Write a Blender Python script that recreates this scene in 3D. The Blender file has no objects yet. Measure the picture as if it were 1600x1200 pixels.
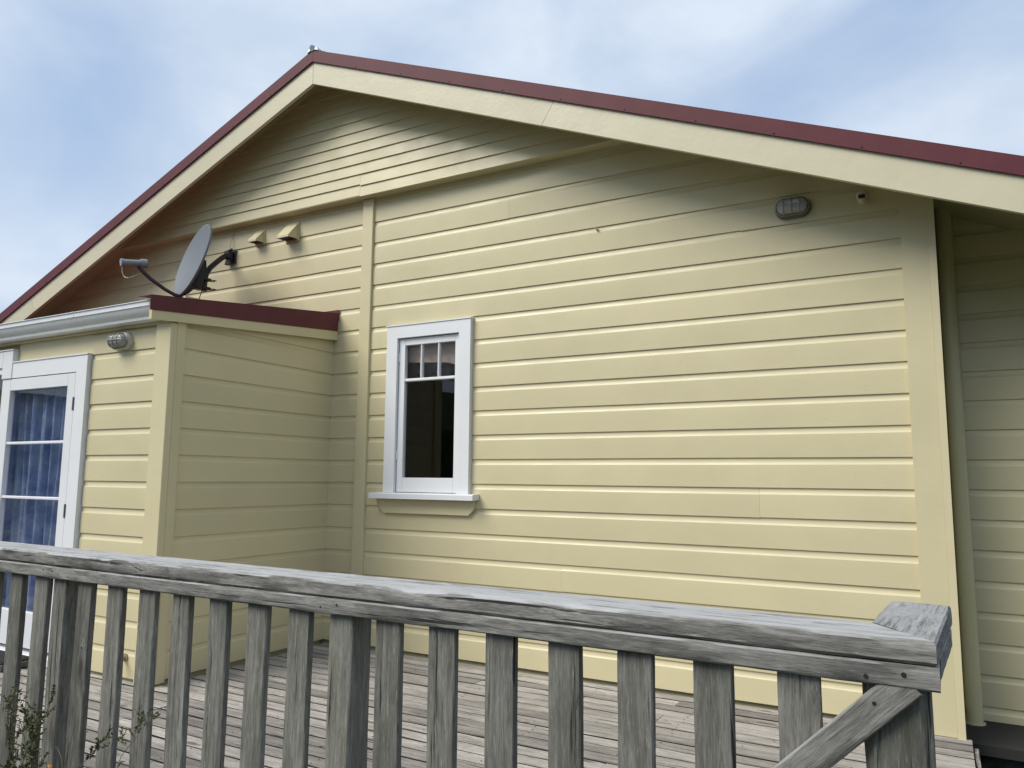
import bpy, bmesh, math, random
from mathutils import Vector, Matrix, noise
random.seed(7)
S = bpy.context.scene
C = S.collection
R = math.radians

# ------------------------------------------------------------------ camera
cam_d = bpy.data.cameras.new('camera'); cam = bpy.data.objects.new('camera', cam_d); C.objects.link(cam)
cam_d.sensor_width = 36; cam_d.sensor_fit = 'HORIZONTAL'; cam_d.lens = 36 * 1184.917 / 1600
cam_d.clip_start = .05; cam_d.clip_end = 2000
yaw, pit, rol = .511470, .122733, .008539
fw = Vector((-math.sin(yaw)*math.cos(pit), math.cos(yaw)*math.cos(pit), math.sin(pit)))
rt = Vector((math.cos(yaw), math.sin(yaw), 0)); up = rt.cross(fw)
r2 = math.cos(rol)*rt + math.sin(rol)*up; u2 = math.cos(rol)*up - math.sin(rol)*rt
m = Matrix((r2, u2, -fw)).transposed().to_4x4(); m.translation = Vector((-.04306, -4.51584, 1.06125))
cam.matrix_world = m
S.camera = cam
S.render.resolution_x = 1024; S.render.resolution_y = 768

# ------------------------------------------------------------------ sky, sun, exposure
SUN_EL, SUN_AZ = R(47), R(-36)          # azimuth measured from -Y, negative = towards -X
sun_dir = Vector((math.sin(SUN_AZ)*math.cos(SUN_EL), -math.cos(SUN_AZ)*math.cos(SUN_EL), math.sin(SUN_EL)))
SKY_LOC = (1.0, 1.2, 5.4)
W = bpy.data.worlds.new('World'); S.world = W; W.use_nodes = True
nt = W.node_tree; nt.nodes.clear()
def N(t, **k):
    n = nt.nodes.new(t)
    for a, b in k.items():
        if a.startswith('i_'): n.inputs[a[2:].replace('_', ' ')].default_value = b
        else: setattr(n, a, b)
    return n
out = N('ShaderNodeOutputWorld'); bg = N('ShaderNodeBackground'); bg.inputs['Strength'].default_value = .095
sky = N('ShaderNodeTexSky', sky_type='NISHITA', sun_disc=False, sun_elevation=SUN_EL, sun_rotation=math.atan2(sun_dir.x, sun_dir.y))
tc = N('ShaderNodeTexCoord')
mp = N('ShaderNodeMapping'); mp.inputs['Scale'].default_value = (1.0, 1.0, 1.7); mp.inputs['Location'].default_value = SKY_LOC
n1 = N('ShaderNodeTexNoise'); n1.inputs['Scale'].default_value = 2.3; n1.inputs['Detail'].default_value = 8; n1.inputs['Roughness'].default_value = .50; n1.inputs['Distortion'].default_value = .5
r1 = N('ShaderNodeValToRGB'); r1.color_ramp.elements[0].position = .29; r1.color_ramp.elements[1].position = .60
r1.color_ramp.elements[0].color = (.0, .0, .0, 1); r1.color_ramp.elements[1].color = (1, 1, 1, 1)
n2 = N('ShaderNodeTexNoise'); n2.inputs['Scale'].default_value = 4.6; n2.inputs['Detail'].default_value = 9; n2.inputs['Roughness'].default_value = .58; n2.inputs['Distortion'].default_value = .3
r2n = N('ShaderNodeValToRGB'); r2n.color_ramp.elements[0].position = .36; r2n.color_ramp.elements[1].position = .66
r2n.color_ramp.elements[0].color = (5.2, 6.1, 7.35, 1); r2n.color_ramp.elements[1].color = (6.2, 7.0, 8.1, 1)
thin = N('ShaderNodeMixRGB'); thin.inputs[0].default_value = .75; thin.inputs[2].default_value = (4.1, 5.4, 7.5, 1)
mx = N('ShaderNodeMixRGB')
L = nt.links.new
L(tc.outputs['Generated'], mp.inputs[0]); L(mp.outputs[0], n1.inputs[0]); L(mp.outputs[0], n2.inputs[0])
L(n1.outputs[0], r1.inputs[0]); L(n2.outputs[0], r2n.inputs[0])
L(sky.outputs[0], thin.inputs[1])
L(r1.outputs[0], mx.inputs[0]); L(thin.outputs[0], mx.inputs[1]); L(r2n.outputs[0], mx.inputs[2])
L(mx.outputs[0], bg.inputs[0]); L(bg.outputs[0], out.inputs[0])

sd = bpy.data.lights.new('sun', 'SUN'); sd.energy = 2.75; sd.angle = R(34); sd.color = (1, .95, .86)
so = bpy.data.objects.new('sun', sd); C.objects.link(so)
so.rotation_euler = (-sun_dir).to_track_quat('-Z', 'Y').to_euler(); so.location = (0, -10, 12)
S.view_settings.view_transform = 'Standard'; S.view_settings.look = 'None'
S.view_settings.gamma = 1; S.view_settings.use_curve_mapping = False
S.view_settings.exposure = 0.32
S.render.engine = 'CYCLES'; S.cycles.max_bounces = 5; S.cycles.transparent_max_bounces = 12

# ------------------------------------------------------------------ materials
def newmat(name):
    m = bpy.data.materials.new(name); m.use_nodes = True
    t = m.node_tree; b = t.nodes['Principled BSDF']
    return m, t, b
def nd(t, typ, ins=None, **k):
    n = t.nodes.new(typ)
    for a, b in k.items(): setattr(n, a, b)
    for a, b in (ins or {}).items(): n.inputs[a].default_value = b
    return n
def ramp(t, stops):
    n = t.nodes.new('ShaderNodeValToRGB'); e = n.color_ramp.elements
    while len(e) < len(stops): e.new(.5)
    for i, (p, c) in enumerate(stops):
        e[i].position = p; e[i].color = (c, c, c, 1) if not isinstance(c, tuple) else (*c, 1)
    return n
def coords(t, scale=(1, 1, 1), rnd=True):
    tc = nd(t, 'ShaderNodeTexCoord'); src = tc.outputs['Object']
    if rnd:
        oi = nd(t, 'ShaderNodeObjectInfo'); ml = nd(t, 'ShaderNodeMath', {1: 91.7}, operation='MULTIPLY')
        t.links.new(oi.outputs['Random'], ml.inputs[0])
        ad = nd(t, 'ShaderNodeVectorMath', operation='ADD'); t.links.new(src, ad.inputs[0]); t.links.new(ml.outputs[0], ad.inputs[1]); src = ad.outputs[0]
    mp = nd(t, 'ShaderNodeMapping'); mp.inputs['Scale'].default_value = scale; t.links.new(src, mp.inputs[0])
    return mp.outputs[0]
def noise_n(t, vec, scale, detail=4, rough=.5, dist=0):
    n = nd(t, 'ShaderNodeTexNoise', {'Scale': scale, 'Detail': detail, 'Roughness': rough, 'Distortion': dist})
    t.links.new(vec, n.inputs['Vector']); return n.outputs[0]
def mixc(t, fac, a, b, mode='MIX'):
    n = nd(t, 'ShaderNodeMixRGB', blend_type=mode)
    for i, v in enumerate((fac, a, b)):
        if hasattr(v, 'links') or isinstance(v, bpy.types.NodeSocket): t.links.new(v, n.inputs[i])
        elif isinstance(v, tuple): n.inputs[i].default_value = (*v, 1)
        else: n.inputs[i].default_value = v
    return n.outputs[0]
def bump(t, b, h, strength, dist=.002, prev=None):
    n = nd(t, 'ShaderNodeBump', {'Strength': strength, 'Distance': dist}); t.links.new(h, n.inputs['Height'])
    if prev is not None: t.links.new(prev, n.inputs['Normal'])
    t.links.new(n.outputs[0], b.inputs['Normal']); return n.outputs[0]

def paint(name, col, rough=.38, var=.05, grain=(1.2, 9, 9), bumps=.25, dirt=.25):
    m, t, b = newmat(name)
    v = coords(t, (1, 1, 1)); vg = coords(t, grain)
    a = ramp(t, [(.3, 1 - var), (.7, 1 + var * .6)]); t.links.new(noise_n(t, v, 1.7, 5, .6), a.inputs[0])
    c = mixc(t, 1.0, col, a.outputs[0], 'MULTIPLY')
    oi = nd(t, 'ShaderNodeObjectInfo'); r = ramp(t, [(0, .965), (1, 1.02)]); t.links.new(oi.outputs['Random'], r.inputs[0])
    c = mixc(t, 1.0, c, r.outputs[0], 'MULTIPLY')
    d = ramp(t, [(.60, 0.), (.78, dirt)]); t.links.new(noise_n(t, v, 3.3, 8, .68, .4), d.inputs[0])
    c = mixc(t, d.outputs[0], c, tuple(x * .80 * k for x, k in zip(col, (1, .97, .9))))
    s = ramp(t, [(.70, 0.), (.73, .35)]); t.links.new(noise_n(t, v, 48, 2, .5), s.inputs[0])
    c = mixc(t, s.outputs[0], c, tuple(x * .82 for x in col))
    t.links.new(c, b.inputs['Base Color'])
    rr = ramp(t, [(.3, rough - .06), (.7, rough + .12)]); t.links.new(noise_n(t, v, 5, 4), rr.inputs[0]); t.links.new(rr.outputs[0], b.inputs['Roughness'])
    p1 = bump(t, b, noise_n(t, vg, 14, 5, .6), bumps, .0022)
    bump(t, b, noise_n(t, v, 2.6, 3, .5), bumps * .9, .012, p1)
    return m

def wood(name, dark, mid, light, green=0., stain=.7, fine=1., rough=.85, knots=True, pale_top=0., spread=1.18, gap_shade=False):
    """weathered timber, the grain runs along local X"""
    m, t, b = newmat(name)
    base = coords(t, (1, 1, 1))
    # knots distort the grain
    kv = nd(t, 'ShaderNodeMapping'); kv.inputs['Scale'].default_value = (2.0, 7.5, 7.5); t.links.new(base, kv.inputs[0])
    vor = nd(t, 'ShaderNodeTexVoronoi', {'Scale': 1.0, 'Randomness': 1.0}); t.links.new(kv.outputs[0], vor.inputs['Vector'])
    kr = ramp(t, [(.0, 1.), (.26, 0.)]); kr.color_ramp.interpolation = 'EASE'; t.links.new(vor.outputs['Distance'], kr.inputs[0])
    kk = nd(t, 'ShaderNodeMath', {1: .03 if knots else 0.}, operation='MULTIPLY'); t.links.new(kr.outputs[0], kk.inputs[0])
    wob = nd(t, 'ShaderNodeMapping'); wob.inputs['Scale'].default_value = (2.2, 5, 5); t.links.new(base, wob.inputs[0])
    wn = noise_n(t, wob.outputs[0], 1, 2)
    wm = nd(t, 'ShaderNodeMath', {1: .022}, operation='MULTIPLY'); t.links.new(wn, wm.inputs[0])
    sm = nd(t, 'ShaderNodeMath', operation='ADD'); t.links.new(kk.outputs[0], sm.inputs[0]); t.links.new(wm.outputs[0], sm.inputs[1])
    cb = nd(t, 'ShaderNodeCombineXYZ', {0: 0.}); t.links.new(sm.outputs[0], cb.inputs[1]); t.links.new(sm.outputs[0], cb.inputs[2])
    av = nd(t, 'ShaderNodeVectorMath', operation='ADD'); t.links.new(base, av.inputs[0]); t.links.new(cb.outputs[0], av.inputs[1])
    def sc(s):
        q = nd(t, 'ShaderNodeMapping'); q.inputs['Scale'].default_value = s; t.links.new(av.outputs[0], q.inputs[0]); return q.outputs[0]
    fineg = noise_n(t, sc((34, 430 * fine, 430 * fine)), 1, 3, .65)
    medg = noise_n(t, sc((8, 105, 105)), 1, 5, .68)
    rings = noise_n(t, sc((1.1, 34, 34)), 1, 3, .55)
    crk = noise_n(t, sc((2.2, 78, 78)), 1, 3, .5, .25)
    blot = noise_n(t, coords(t, (2.6, 8, 8)), 1, 5, .62)
    blot2 = noise_n(t, coords(t, (7, 14, 14)), 1, 6, .7)
    g1 = ramp(t, [(.385, dark), (.49, mid), (.605, light)])
    mix1 = nd(t, 'ShaderNodeMath', {1: .45}, operation='MULTIPLY'); t.links.new(medg, mix1.inputs[0])
    mix2 = nd(t, 'ShaderNodeMath', {1: .30}, operation='MULTIPLY'); t.links.new(fineg, mix2.inputs[0])
    mix3 = nd(t, 'ShaderNodeMath', {1: .25}, operation='MULTIPLY'); t.links.new(rings, mix3.inputs[0])
    s1 = nd(t, 'ShaderNodeMath', operation='ADD'); t.links.new(mix1.outputs[0], s1.inputs[0]); t.links.new(mix2.outputs[0], s1.inputs[1])
    s2 = nd(t, 'ShaderNodeMath', operation='ADD'); t.links.new(s1.outputs[0], s2.inputs[0]); t.links.new(mix3.outputs[0], s2.inputs[1])
    t.links.new(s2.outputs[0], g1.inputs[0]); c = g1.outputs[0]
    st = ramp(t, [(.34, stain), (.52, 0.)]); t.links.new(blot, st.inputs[0])
    c = mixc(t, st.outputs[0], c, tuple(x * .62 for x in dark))
    st2 = ramp(t, [(.60, 0.), (.78, stain * .55)]); t.links.new(blot2, st2.inputs[0])
    c = mixc(t, st2.outputs[0], c, light)
    if green > 0:
        gn = ramp(t, [(.35, 0.), (.7, green)]); t.links.new(noise_n(t, coords(t, (2.1, 5, 5)), 1.3, 4, .6), gn.inputs[0])
        c = mixc(t, gn.outputs[0], c, (mid[0] * .78, mid[1] * .86, mid[2] * .62))
    cr = ramp(t, [(.305, .9), (.335, 0.)]); t.links.new(crk, cr.inputs[0])
    c = mixc(t, cr.outputs[0], c, (.018, .017, .015))
    if knots:
        kc = ramp(t, [(.05, .85), (.13, 0.)]); t.links.new(vor.outputs['Distance'], kc.inputs[0])
        c = mixc(t, kc.outputs[0], c, tuple(x * .4 for x in dark))
    # pale flecks and dark pits of lifted grain
    fl = noise_n(t, sc((16, 150, 150)), 1, 5, .75)
    f1 = ramp(t, [(.60, 0.), (.70, .6)]); t.links.new(fl, f1.inputs[0]); c = mixc(t, f1.outputs[0], c, tuple(min(.7, x*1.45) for x in light))
    f2 = ramp(t, [(.30, .75), (.38, 0.)]); t.links.new(fl, f2.inputs[0]); c = mixc(t, f2.outputs[0], c, tuple(x*.35 for x in dark))
    oi = nd(t, 'ShaderNodeObjectInfo'); ra = ramp(t, [(0, .5*(2 - spread)), (1, spread)]); ra = ramp(t, [(0, 2 - spread), (1, spread)]); t.links.new(oi.outputs['Random'], ra.inputs[0])
    c = mixc(t, 1., c, ra.outputs[0], 'MULTIPLY')
    if gap_shade:
        # shade of the gaps painted dark onto the boards' side faces
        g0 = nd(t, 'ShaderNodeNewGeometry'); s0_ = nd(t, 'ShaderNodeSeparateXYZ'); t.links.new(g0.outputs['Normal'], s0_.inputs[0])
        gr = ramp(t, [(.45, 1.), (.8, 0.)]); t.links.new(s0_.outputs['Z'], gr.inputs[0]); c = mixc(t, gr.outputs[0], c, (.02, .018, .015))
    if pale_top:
        # paler colour blended into the timber's upward-facing surfaces
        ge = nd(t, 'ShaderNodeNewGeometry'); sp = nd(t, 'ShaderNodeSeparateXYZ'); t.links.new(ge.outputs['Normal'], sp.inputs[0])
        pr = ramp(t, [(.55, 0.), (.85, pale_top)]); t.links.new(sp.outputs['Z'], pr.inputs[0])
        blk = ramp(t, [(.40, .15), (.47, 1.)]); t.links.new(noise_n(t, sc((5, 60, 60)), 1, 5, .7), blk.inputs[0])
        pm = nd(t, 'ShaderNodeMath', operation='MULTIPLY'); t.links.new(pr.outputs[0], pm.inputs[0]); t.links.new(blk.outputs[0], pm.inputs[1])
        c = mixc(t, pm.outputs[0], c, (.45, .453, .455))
    t.links.new(c, b.inputs['Base Color']); b.inputs['Roughness'].default_value = rough
    b.inputs['Specular IOR Level'].default_value = .3
    p = bump(t, b, s2.outputs[0], .75, .0035)
    inv = ramp(t, [(.315, 0.), (.36, 1.)]); t.links.new(crk, inv.inputs[0])
    p = bump(t, b, inv.outputs[0], .8, .003, p)
    bump(t, b, blot2, .5, .003, p)
    return m

def simple(name, col, rough=.5, metal=0., var=.08, scale=30, b_=0., spec=.5):
    m, t, b = newmat(name); v = coords(t)
    r = ramp(t, [(.3, 1 - var), (.7, 1 + var)]); t.links.new(noise_n(t, v, scale, 5, .6), r.inputs[0])
    t.links.new(mixc(t, 1., col, r.outputs[0], 'MULTIPLY'), b.inputs['Base Color'])
    b.inputs['Roughness'].default_value = rough; b.inputs['Metallic'].default_value = metal; b.inputs['Specular IOR Level'].default_value = spec
    if b_: bump(t, b, noise_n(t, v, scale, 6, .6), b_, .004)
    return m

CR = (.615, .548, .343)
M = {}
M['cream'] = paint('cream_paint', CR)
M['cream_rough'] = paint('cream_barge_paint', (.60, .55, .39), bumps=.45, grain=(3, 3, 3))
M['cream_pipe'] = paint('cream_pipe_paint', (.56, .50, .30), rough=.35)
M['white'] = paint('white_paint', (.75, .76, .78), rough=.42, var=.03, dirt=.12)
M['red'] = simple('burgundy_roof_metal', (.115, .030, .038), .55, 0, .10, 6, .04, spec=.25)
M['galv'] = simple('galvanised_ridge', (.36, .42, .45), .42, .7, .12, 18)
M['gutter'] = simple('pale_gutter_metal', (.78, .79, .80), .36, .05, .05, 26, .03)
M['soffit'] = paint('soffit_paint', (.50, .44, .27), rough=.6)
M['dish'] = simple('grey_dish_paint', (.145, .165, .185), .5, 0, .05, 9)
M['dark_metal'] = simple('dark_bracket_metal', (.028, .026, .030), .42, .3, .25, 40)
M['arm'] = simple('plum_grey_arm', (.060, .048, .056), .45, .2, .2, 40)
M['lnb'] = simple('light_grey_plastic', (.22, .25, .28), .45)
M['cable'] = simple('pale_cable', (.42, .38, .28), .5)
M['black'] = simple('black_rubber', (.012, .012, .013), .75, 0, .4, 60, .5)
M['steel'] = simple('grey_steel', (.10, .10, .10), .5, .6, .3, 60)
M['lampbase'] = simple('off_white_plastic', (.52, .51, .45), .45)
M['lampgrey'] = simple('grey_lamp_base', (.10, .105, .105), .45)
M['cage'] = simple('grey_cage_wire', (.33, .33, .31), .4, .4)
M['brassy'] = simple('cream_brown_painted_metal', (.34, .27, .15), .4, .2)
M['reflection_panel'] = simple('dusky_pink_brown_reflection', (.42, .33, .29), .9)
M['concrete'] = simple('concrete', (.15, .155, .138), .95, 0, .45, 9, .9)
M['pvc'] = simple('grey_drain_pipe', (.16, .165, .17), .6)
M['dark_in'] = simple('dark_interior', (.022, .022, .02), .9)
M['backing'] = paint('cream_backing', (.40, .35, .2), rough=.7)
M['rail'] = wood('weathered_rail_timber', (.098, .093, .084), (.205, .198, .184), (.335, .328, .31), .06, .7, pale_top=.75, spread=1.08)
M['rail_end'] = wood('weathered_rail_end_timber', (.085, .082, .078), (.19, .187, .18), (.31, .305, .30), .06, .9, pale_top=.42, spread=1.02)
M['post'] = wood('weathered_post_timber', (.090, .085, .074), (.172, .165, .149), (.285, .278, .256), .3, .55)
M['deckw'] = wood('weathered_deck_timber', (.195, .172, .152), (.315, .29, .265), (.45, .425, .395), .05, .4, .9, spread=1.32, gap_shade=True)
M['deckdark'] = wood('damp_deck_bearer', (.04, .036, .03), (.08, .072, .06), (.13, .12, .1), .2, .5)
# glass: mostly see-through with a sky reflection
def glassmat(name, ripple=0.):
    m, t, b = newmat(name); t.nodes.remove(b)
    o = t.nodes['Material Output']; tr = nd(t, 'ShaderNodeBsdfTransparent'); tr.inputs[0].default_value = (.96, .965, .96, 1)
    gl = nd(t, 'ShaderNodeBsdfGlossy', {'Roughness': .015 + ripple * .05}); fr = nd(t, 'ShaderNodeLayerWeight', {'Blend': .5}); pw = nd(t, 'ShaderNodeMath', {1: 5.}, operation='POWER'); ma = nd(t, 'ShaderNodeMath', {1: .93, 2: .035}, operation='MULTIPLY_ADD'); mxs = nd(t, 'ShaderNodeMixShader')
    if ripple:
        bp = nd(t, 'ShaderNodeBump', {'Strength': ripple, 'Distance': .004}); v = coords(t, (1, 1, 2.2))
        t.links.new(noise_n(t, v, 38, 3, .5, .6), bp.inputs['Height']); t.links.new(bp.outputs[0], gl.inputs['Normal']); t.links.new(bp.outputs[0], fr.inputs['Normal'])
    t.links.new(fr.outputs['Facing'], pw.inputs[0]); t.links.new(pw.outputs[0], ma.inputs[0]); t.links.new(ma.outputs[0], mxs.inputs[0]); t.links.new(tr.outputs[0], mxs.inputs[1]); t.links.new(gl.outputs[0], mxs.inputs[2]); t.links.new(mxs.outputs[0], o.inputs[0])
    return m
M['glass'] = glassmat('clear_glass'); M['rippled'] = glassmat('rippled_glass', 1.)
def curtain_mat():
    m, t, b = newmat('blue_floral_curtain'); v = coords(t, (1, 1, 1), False)
    r = ramp(t, [(.38, (.24, .34, .66)), (.62, (.52, .62, .84))]); t.links.new(noise_n(t, v, 6, 5, .6), r.inputs[0])
    f = ramp(t, [(.55, 0.), (.68, .6)]); t.links.new(noise_n(t, v, 21, 7, .72, .6), f.inputs[0])
    c = mixc(t, f.outputs[0], r.outputs[0], (.82, .86, .90))
    p = ramp(t, [(.66, 0.), (.72, .5)]); t.links.new(noise_n(t, coords(t, (1, 1, .8), False), 15, 3, .5, .4), p.inputs[0])
    c = mixc(t, p.outputs[0], c, (.42, .22, .27))
    t.links.new(c, b.inputs['Base Color']); b.inputs['Roughness'].default_value = .9
    return m
M['curtain'] = curtain_mat()
def ground_mat():
    m, t, b = newmat('damp_soil_and_moss'); v = coords(t, (1, 1, 1), False)
    r = ramp(t, [(.40, (.022, .024, .016)), (.52, (.035, .050, .018)), (.66, (.05, .085, .025))]); t.links.new(noise_n(t, v, 1.6, 8, .65), r.inputs[0])
    s = ramp(t, [(.3, .6), (.7, 1.3)]); t.links.new(noise_n(t, v, 45, 5, .7), s.inputs[0])
    t.links.new(mixc(t, 1., r.outputs[0], s.outputs[0], 'MULTIPLY'), b.inputs['Base Color']); b.inputs['Roughness'].default_value = .95
    bump(t, b, noise_n(t, v, 30, 8, .7), 1., .03); return m
M['ground'] = ground_mat()
M['leaf'] = simple('olive_green_leaf', (.065, .075, .022), .6, 0, .35, 30)
M['twig'] = simple('dry_brown_twig', (.10, .085, .045), .8, 0, .35, 30)
M['straw'] = simple('dry_grass_blade', (.24, .23, .13), .7, 0, .25, 30)
M['yellow'] = simple('orange_yellow_petal', (.75, .36, .02), .6, 0, .2, 60)

# ------------------------------------------------------------------ mesh helpers
def link(name, bm, mat, parent=None, loc=(0, 0, 0), rot=(0, 0, 0), smooth=False):
    me = bpy.data.meshes.new(name); bm.normal_update(); bm.to_mesh(me); bm.free()
    me.materials.append(M[mat] if isinstance(mat, str) else mat)
    if smooth:
        for p in me.polygons: p.use_smooth = True
    o = bpy.data.objects.new(name, me); C.objects.link(o); o.location = loc; o.rotation_euler = rot
    if parent: o.parent = parent
    return o
def smooth_by_angle(o, ang=35):
    me = o.data; bm = bmesh.new(); bm.from_mesh(me)
    for e in bm.edges: e.smooth = not (len(e.link_faces) == 2 and e.calc_face_angle(0) > R(ang)) 
    for f in bm.faces: f.smooth = True
    bm.to_mesh(me); bm.free(); return o
def again(o, parent, loc, rot=None, name=None):
    c = o.copy(); C.objects.link(c); c.parent = parent; c.location = loc
    if rot is not None: c.rotation_euler = rot
    if name: c.name = name
    return c
def thing(name, label, cat, loc=(0, 0, 0), group=None, rot=(0, 0, 0)):
    o = bpy.data.objects.new(name, None); C.objects.link(o); o.empty_display_size = .1
    o.location = loc; o.rotation_euler = rot; o['label'] = label; o['category'] = cat
    if group: o['group'] = group
    return o
def tag(o, label=None, cat=None, group=None, kind=None):
    if label: o['label'] = label
    if cat: o['category'] = cat
    if group: o['group'] = group
    if kind: o['kind'] = kind
    return o
def box_bm(x0, x1, y0, y1, z0, z1, bev=.002, bm=None):
    b = bmesh.new(); c = Vector(((x0+x1)/2, (y0+y1)/2, (z0+z1)/2))
    bmesh.ops.create_cube(b, size=1, matrix=Matrix.Translation(c) @ Matrix.Diagonal((x1-x0, y1-y0, z1-z0, 1)))
    if bev: bmesh.ops.bevel(b, geom=b.edges[:], offset=bev, segments=1, affect='EDGES', clamp_overlap=True)
    if bm is not None:
        me = bpy.data.meshes.new('t'); b.to_mesh(me); b.free(); bm.from_mesh(me); bpy.data.meshes.remove(me); return bm
    return b
def box(name, x0, x1, y0, y1, z0, z1, mat, parent=None, bev=.002):
    """box whose object origin is its own centre"""
    c = ((x0+x1)/2, (y0+y1)/2, (z0+z1)/2)
    return link(name, box_bm(x0-c[0], x1-c[0], y0-c[1], y1-c[1], z0-c[2], z1-c[2], bev), mat, parent, c)
def prism_bm(poly, d0, d1, axis='y', bm=None):
    """poly = list of (a,b); extruded along axis from d0 to d1"""
    bm = bm or bmesh.new()
    def P(a, b, d): return {'y': (a, d, b), 'x': (d, a, b), 'z': (a, b, d)}[axis]
    A = [bm.verts.new(P(a, b, d0)) for a, b in poly]; B = [bm.verts.new(P(a, b, d1)) for a, b in poly]
    n = len(poly); fs = [bm.faces.new(A), bm.faces.new(B[::-1])]
    for i in range(n): fs.append(bm.faces.new((A[i], B[i], B[(i+1) % n], A[(i+1) % n])))
    bmesh.ops.recalc_face_normals(bm, faces=fs); return bm
def tube_bm(pts, r, seg=10, bm=None, taper=None, cap=True):
    bm = bm or bmesh.new(); pts = [Vector(p) for p in pts]; rings = []; fs = []
    for i, p in enumerate(pts):
        d = (pts[min(i+1, len(pts)-1)] - pts[max(i-1, 0)]).normalized()
        a = d.cross(Vector((0, 0, 1)) if abs(d.z) < .9 else Vector((1, 0, 0))).normalized(); b = d.cross(a)
        rr = r if taper is None else r * (1 + (taper - 1) * i / (len(pts) - 1))
        rings.append([bm.verts.new(p + rr * (math.cos(2*math.pi*k/seg) * a + math.sin(2*math.pi*k/seg) * b)) for k in range(seg)])
    for A, B in zip(rings, rings[1:]):
        for k in range(seg): fs.append(bm.faces.new((A[k], A[(k+1) % seg], B[(k+1) % seg], B[k])))
    if cap: fs += [bm.faces.new(rings[0]), bm.faces.new(rings[-1])]
    bmesh.ops.recalc_face_normals(bm, faces=fs); return bm
def plank_bm(Ln, w, h, seg=12, ch=.004, jit=.0015, seed=0, cut0=0., cut1=0., dents=(), freq=5.):
    """timber along +X, width w in Y, height h in Z, centred on its section; cut* = dx per unit of y"""
    bm = bmesh.new(); prof = []
    W2, H2 = w/2, h/2
    def side(y0, z0, y1, z1, n):
        return [(y0 + (y1-y0)*i/n, z0 + (z1-z0)*i/n) for i in range(n)]
    prof += side(-W2+ch, -H2, W2-ch, -H2, 2) + [(W2-ch, -H2)] + side(W2, -H2+ch, W2, H2-ch, 2) + [(W2, H2-ch)]
    prof += side(W2-ch, H2, -W2+ch, H2, 3) + [(-W2+ch, H2)] + side(-W2, H2-ch, -W2, -H2+ch, 2) + [(-W2, -H2+ch)]
    rings = []
    for i in range(seg+1):
        f = i/seg; ring = []
        for k, (y, z) in enumerate(prof):
            x = Ln*f + (cut0*y*(1-f) + cut1*y*f)
            j = noise.noise(Vector((x*freq, k*.55 + seed*7.3, seed*3.1))) + .6*noise.noise(Vector((x*freq*4.3, k*.9 + seed*5.3, 3.3)))
            dy, dz = -math.copysign(1, y)*jit*abs(j), -math.copysign(1, z)*jit*abs(j)*.8
            for (dx_, wd, dep, sy, sz) in dents:
                g = math.exp(-((x-dx_)/wd)**2)
                if y*sy > W2*.55 and z*sz > H2*.1: dz -= sz*dep*g; dy -= sy*dep*g*.8
            bow = .0012*math.sin(f*6 + seed)
            ring.append(bm.verts.new((x, y+dy, z+dz+bow)))
        rings.append(ring)
    fs = []; n = len(prof)
    for A, B in zip(rings, rings[1:]):
        for k in range(n): fs.append(bm.faces.new((A[k], B[k], B[(k+1) % n], A[(k+1) % n])))
    fs += [bm.faces.new(rings[0]), bm.faces.new(rings[-1][::-1])]
    bmesh.ops.recalc_face_normals(bm, faces=fs); return bm
PITCH = .17
Z0 = 3.0554
def zl(k): return Z0 - k*PITCH
def board_bm(Ln, h=PITCH, top=None, seed=0, slope0=0., slope1=0.):
    """rusticated weatherboard along +X facing -Y; bottom edge z=0, cove at the top; slope* = cut of the ends (dx per z)"""
    h2 = h + .004
    P = [(.012, .0018), (.003, 0.), (0., .002), (-.0006, .05), (-.0006, .098), (.0, .128), (.0002, .1315), (.0036, .1365), (.0062, .1445), (.0082, .1545), (.0092, .174), (.024, .174), (.024, .0018)]
    if top is not None:
        P = [(y, min(z, top)) for y, z in P]; Q = []
        for p in P:
            if not Q or (abs(Q[-1][0]-p[0]) + abs(Q[-1][1]-p[1])) > 1e-6: Q.append(p)
        P = Q
    bm = bmesh.new(); seg = max(2, int(Ln/.35)); rings = []
    for i in range(seg+1):
        f = i/seg; x = Ln*f
        w1 = .0011*noise.noise(Vector((x*1.3, seed*4.7, .5))) + .0005*noise.noise(Vector((x*7, seed*2.7, 9.5)))
        w2 = .0009*noise.noise(Vector((x*.9, seed*3.7, 4.5)))
        rings.append([bm.verts.new((x + (slope0*(1-f) + slope1*f)*z, y + w2*(1 if y < .02 else 0), z + w1)) for y, z in P])
    fs = []; n = len(P)
    for A, B in zip(rings, rings[1:]):
        for k in range(n): fs.append(bm.faces.new((A[k], B[k], B[(k+1) % n], A[(k+1) % n])))
    fs += [bm.faces.new(rings[0]), bm.faces.new(rings[-1][::-1])]
    bmesh.ops.recalc_face_normals(bm, faces=fs); return bm
bs = [0]
def board(parent, a, b, k, plane, facing='-y', top=None, z=None, s0=0., s1=0.):
    bs[0] += 1; z = zl(k) if z is None else z
    bm = board_bm(b-a, top=top, seed=bs[0], slope0=s0, slope1=s1)
    if facing == '-y': loc, rot = (a, plane, z), (0, 0, 0)
    else: loc, rot = (plane, a, z), (0, 0, R(90))
    rr = (rot[0], random.uniform(-.0004, .0004), rot[2])
    o = link('weatherboard', bm, 'cream', parent, loc, rr)
    return smooth_by_angle(o, 28)

# ================================================================== THE SETTING
gb = bmesh.new(); bmesh.ops.create_grid(gb, x_segments=60, y_segments=60, size=150)
for v in gb.verts: v.co.z = .0
g = link('ground', gb, 'ground', None, (0, 0, -.47)); tag(g, kind='structure', label='damp dark soil and moss around the deck and house')

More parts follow.
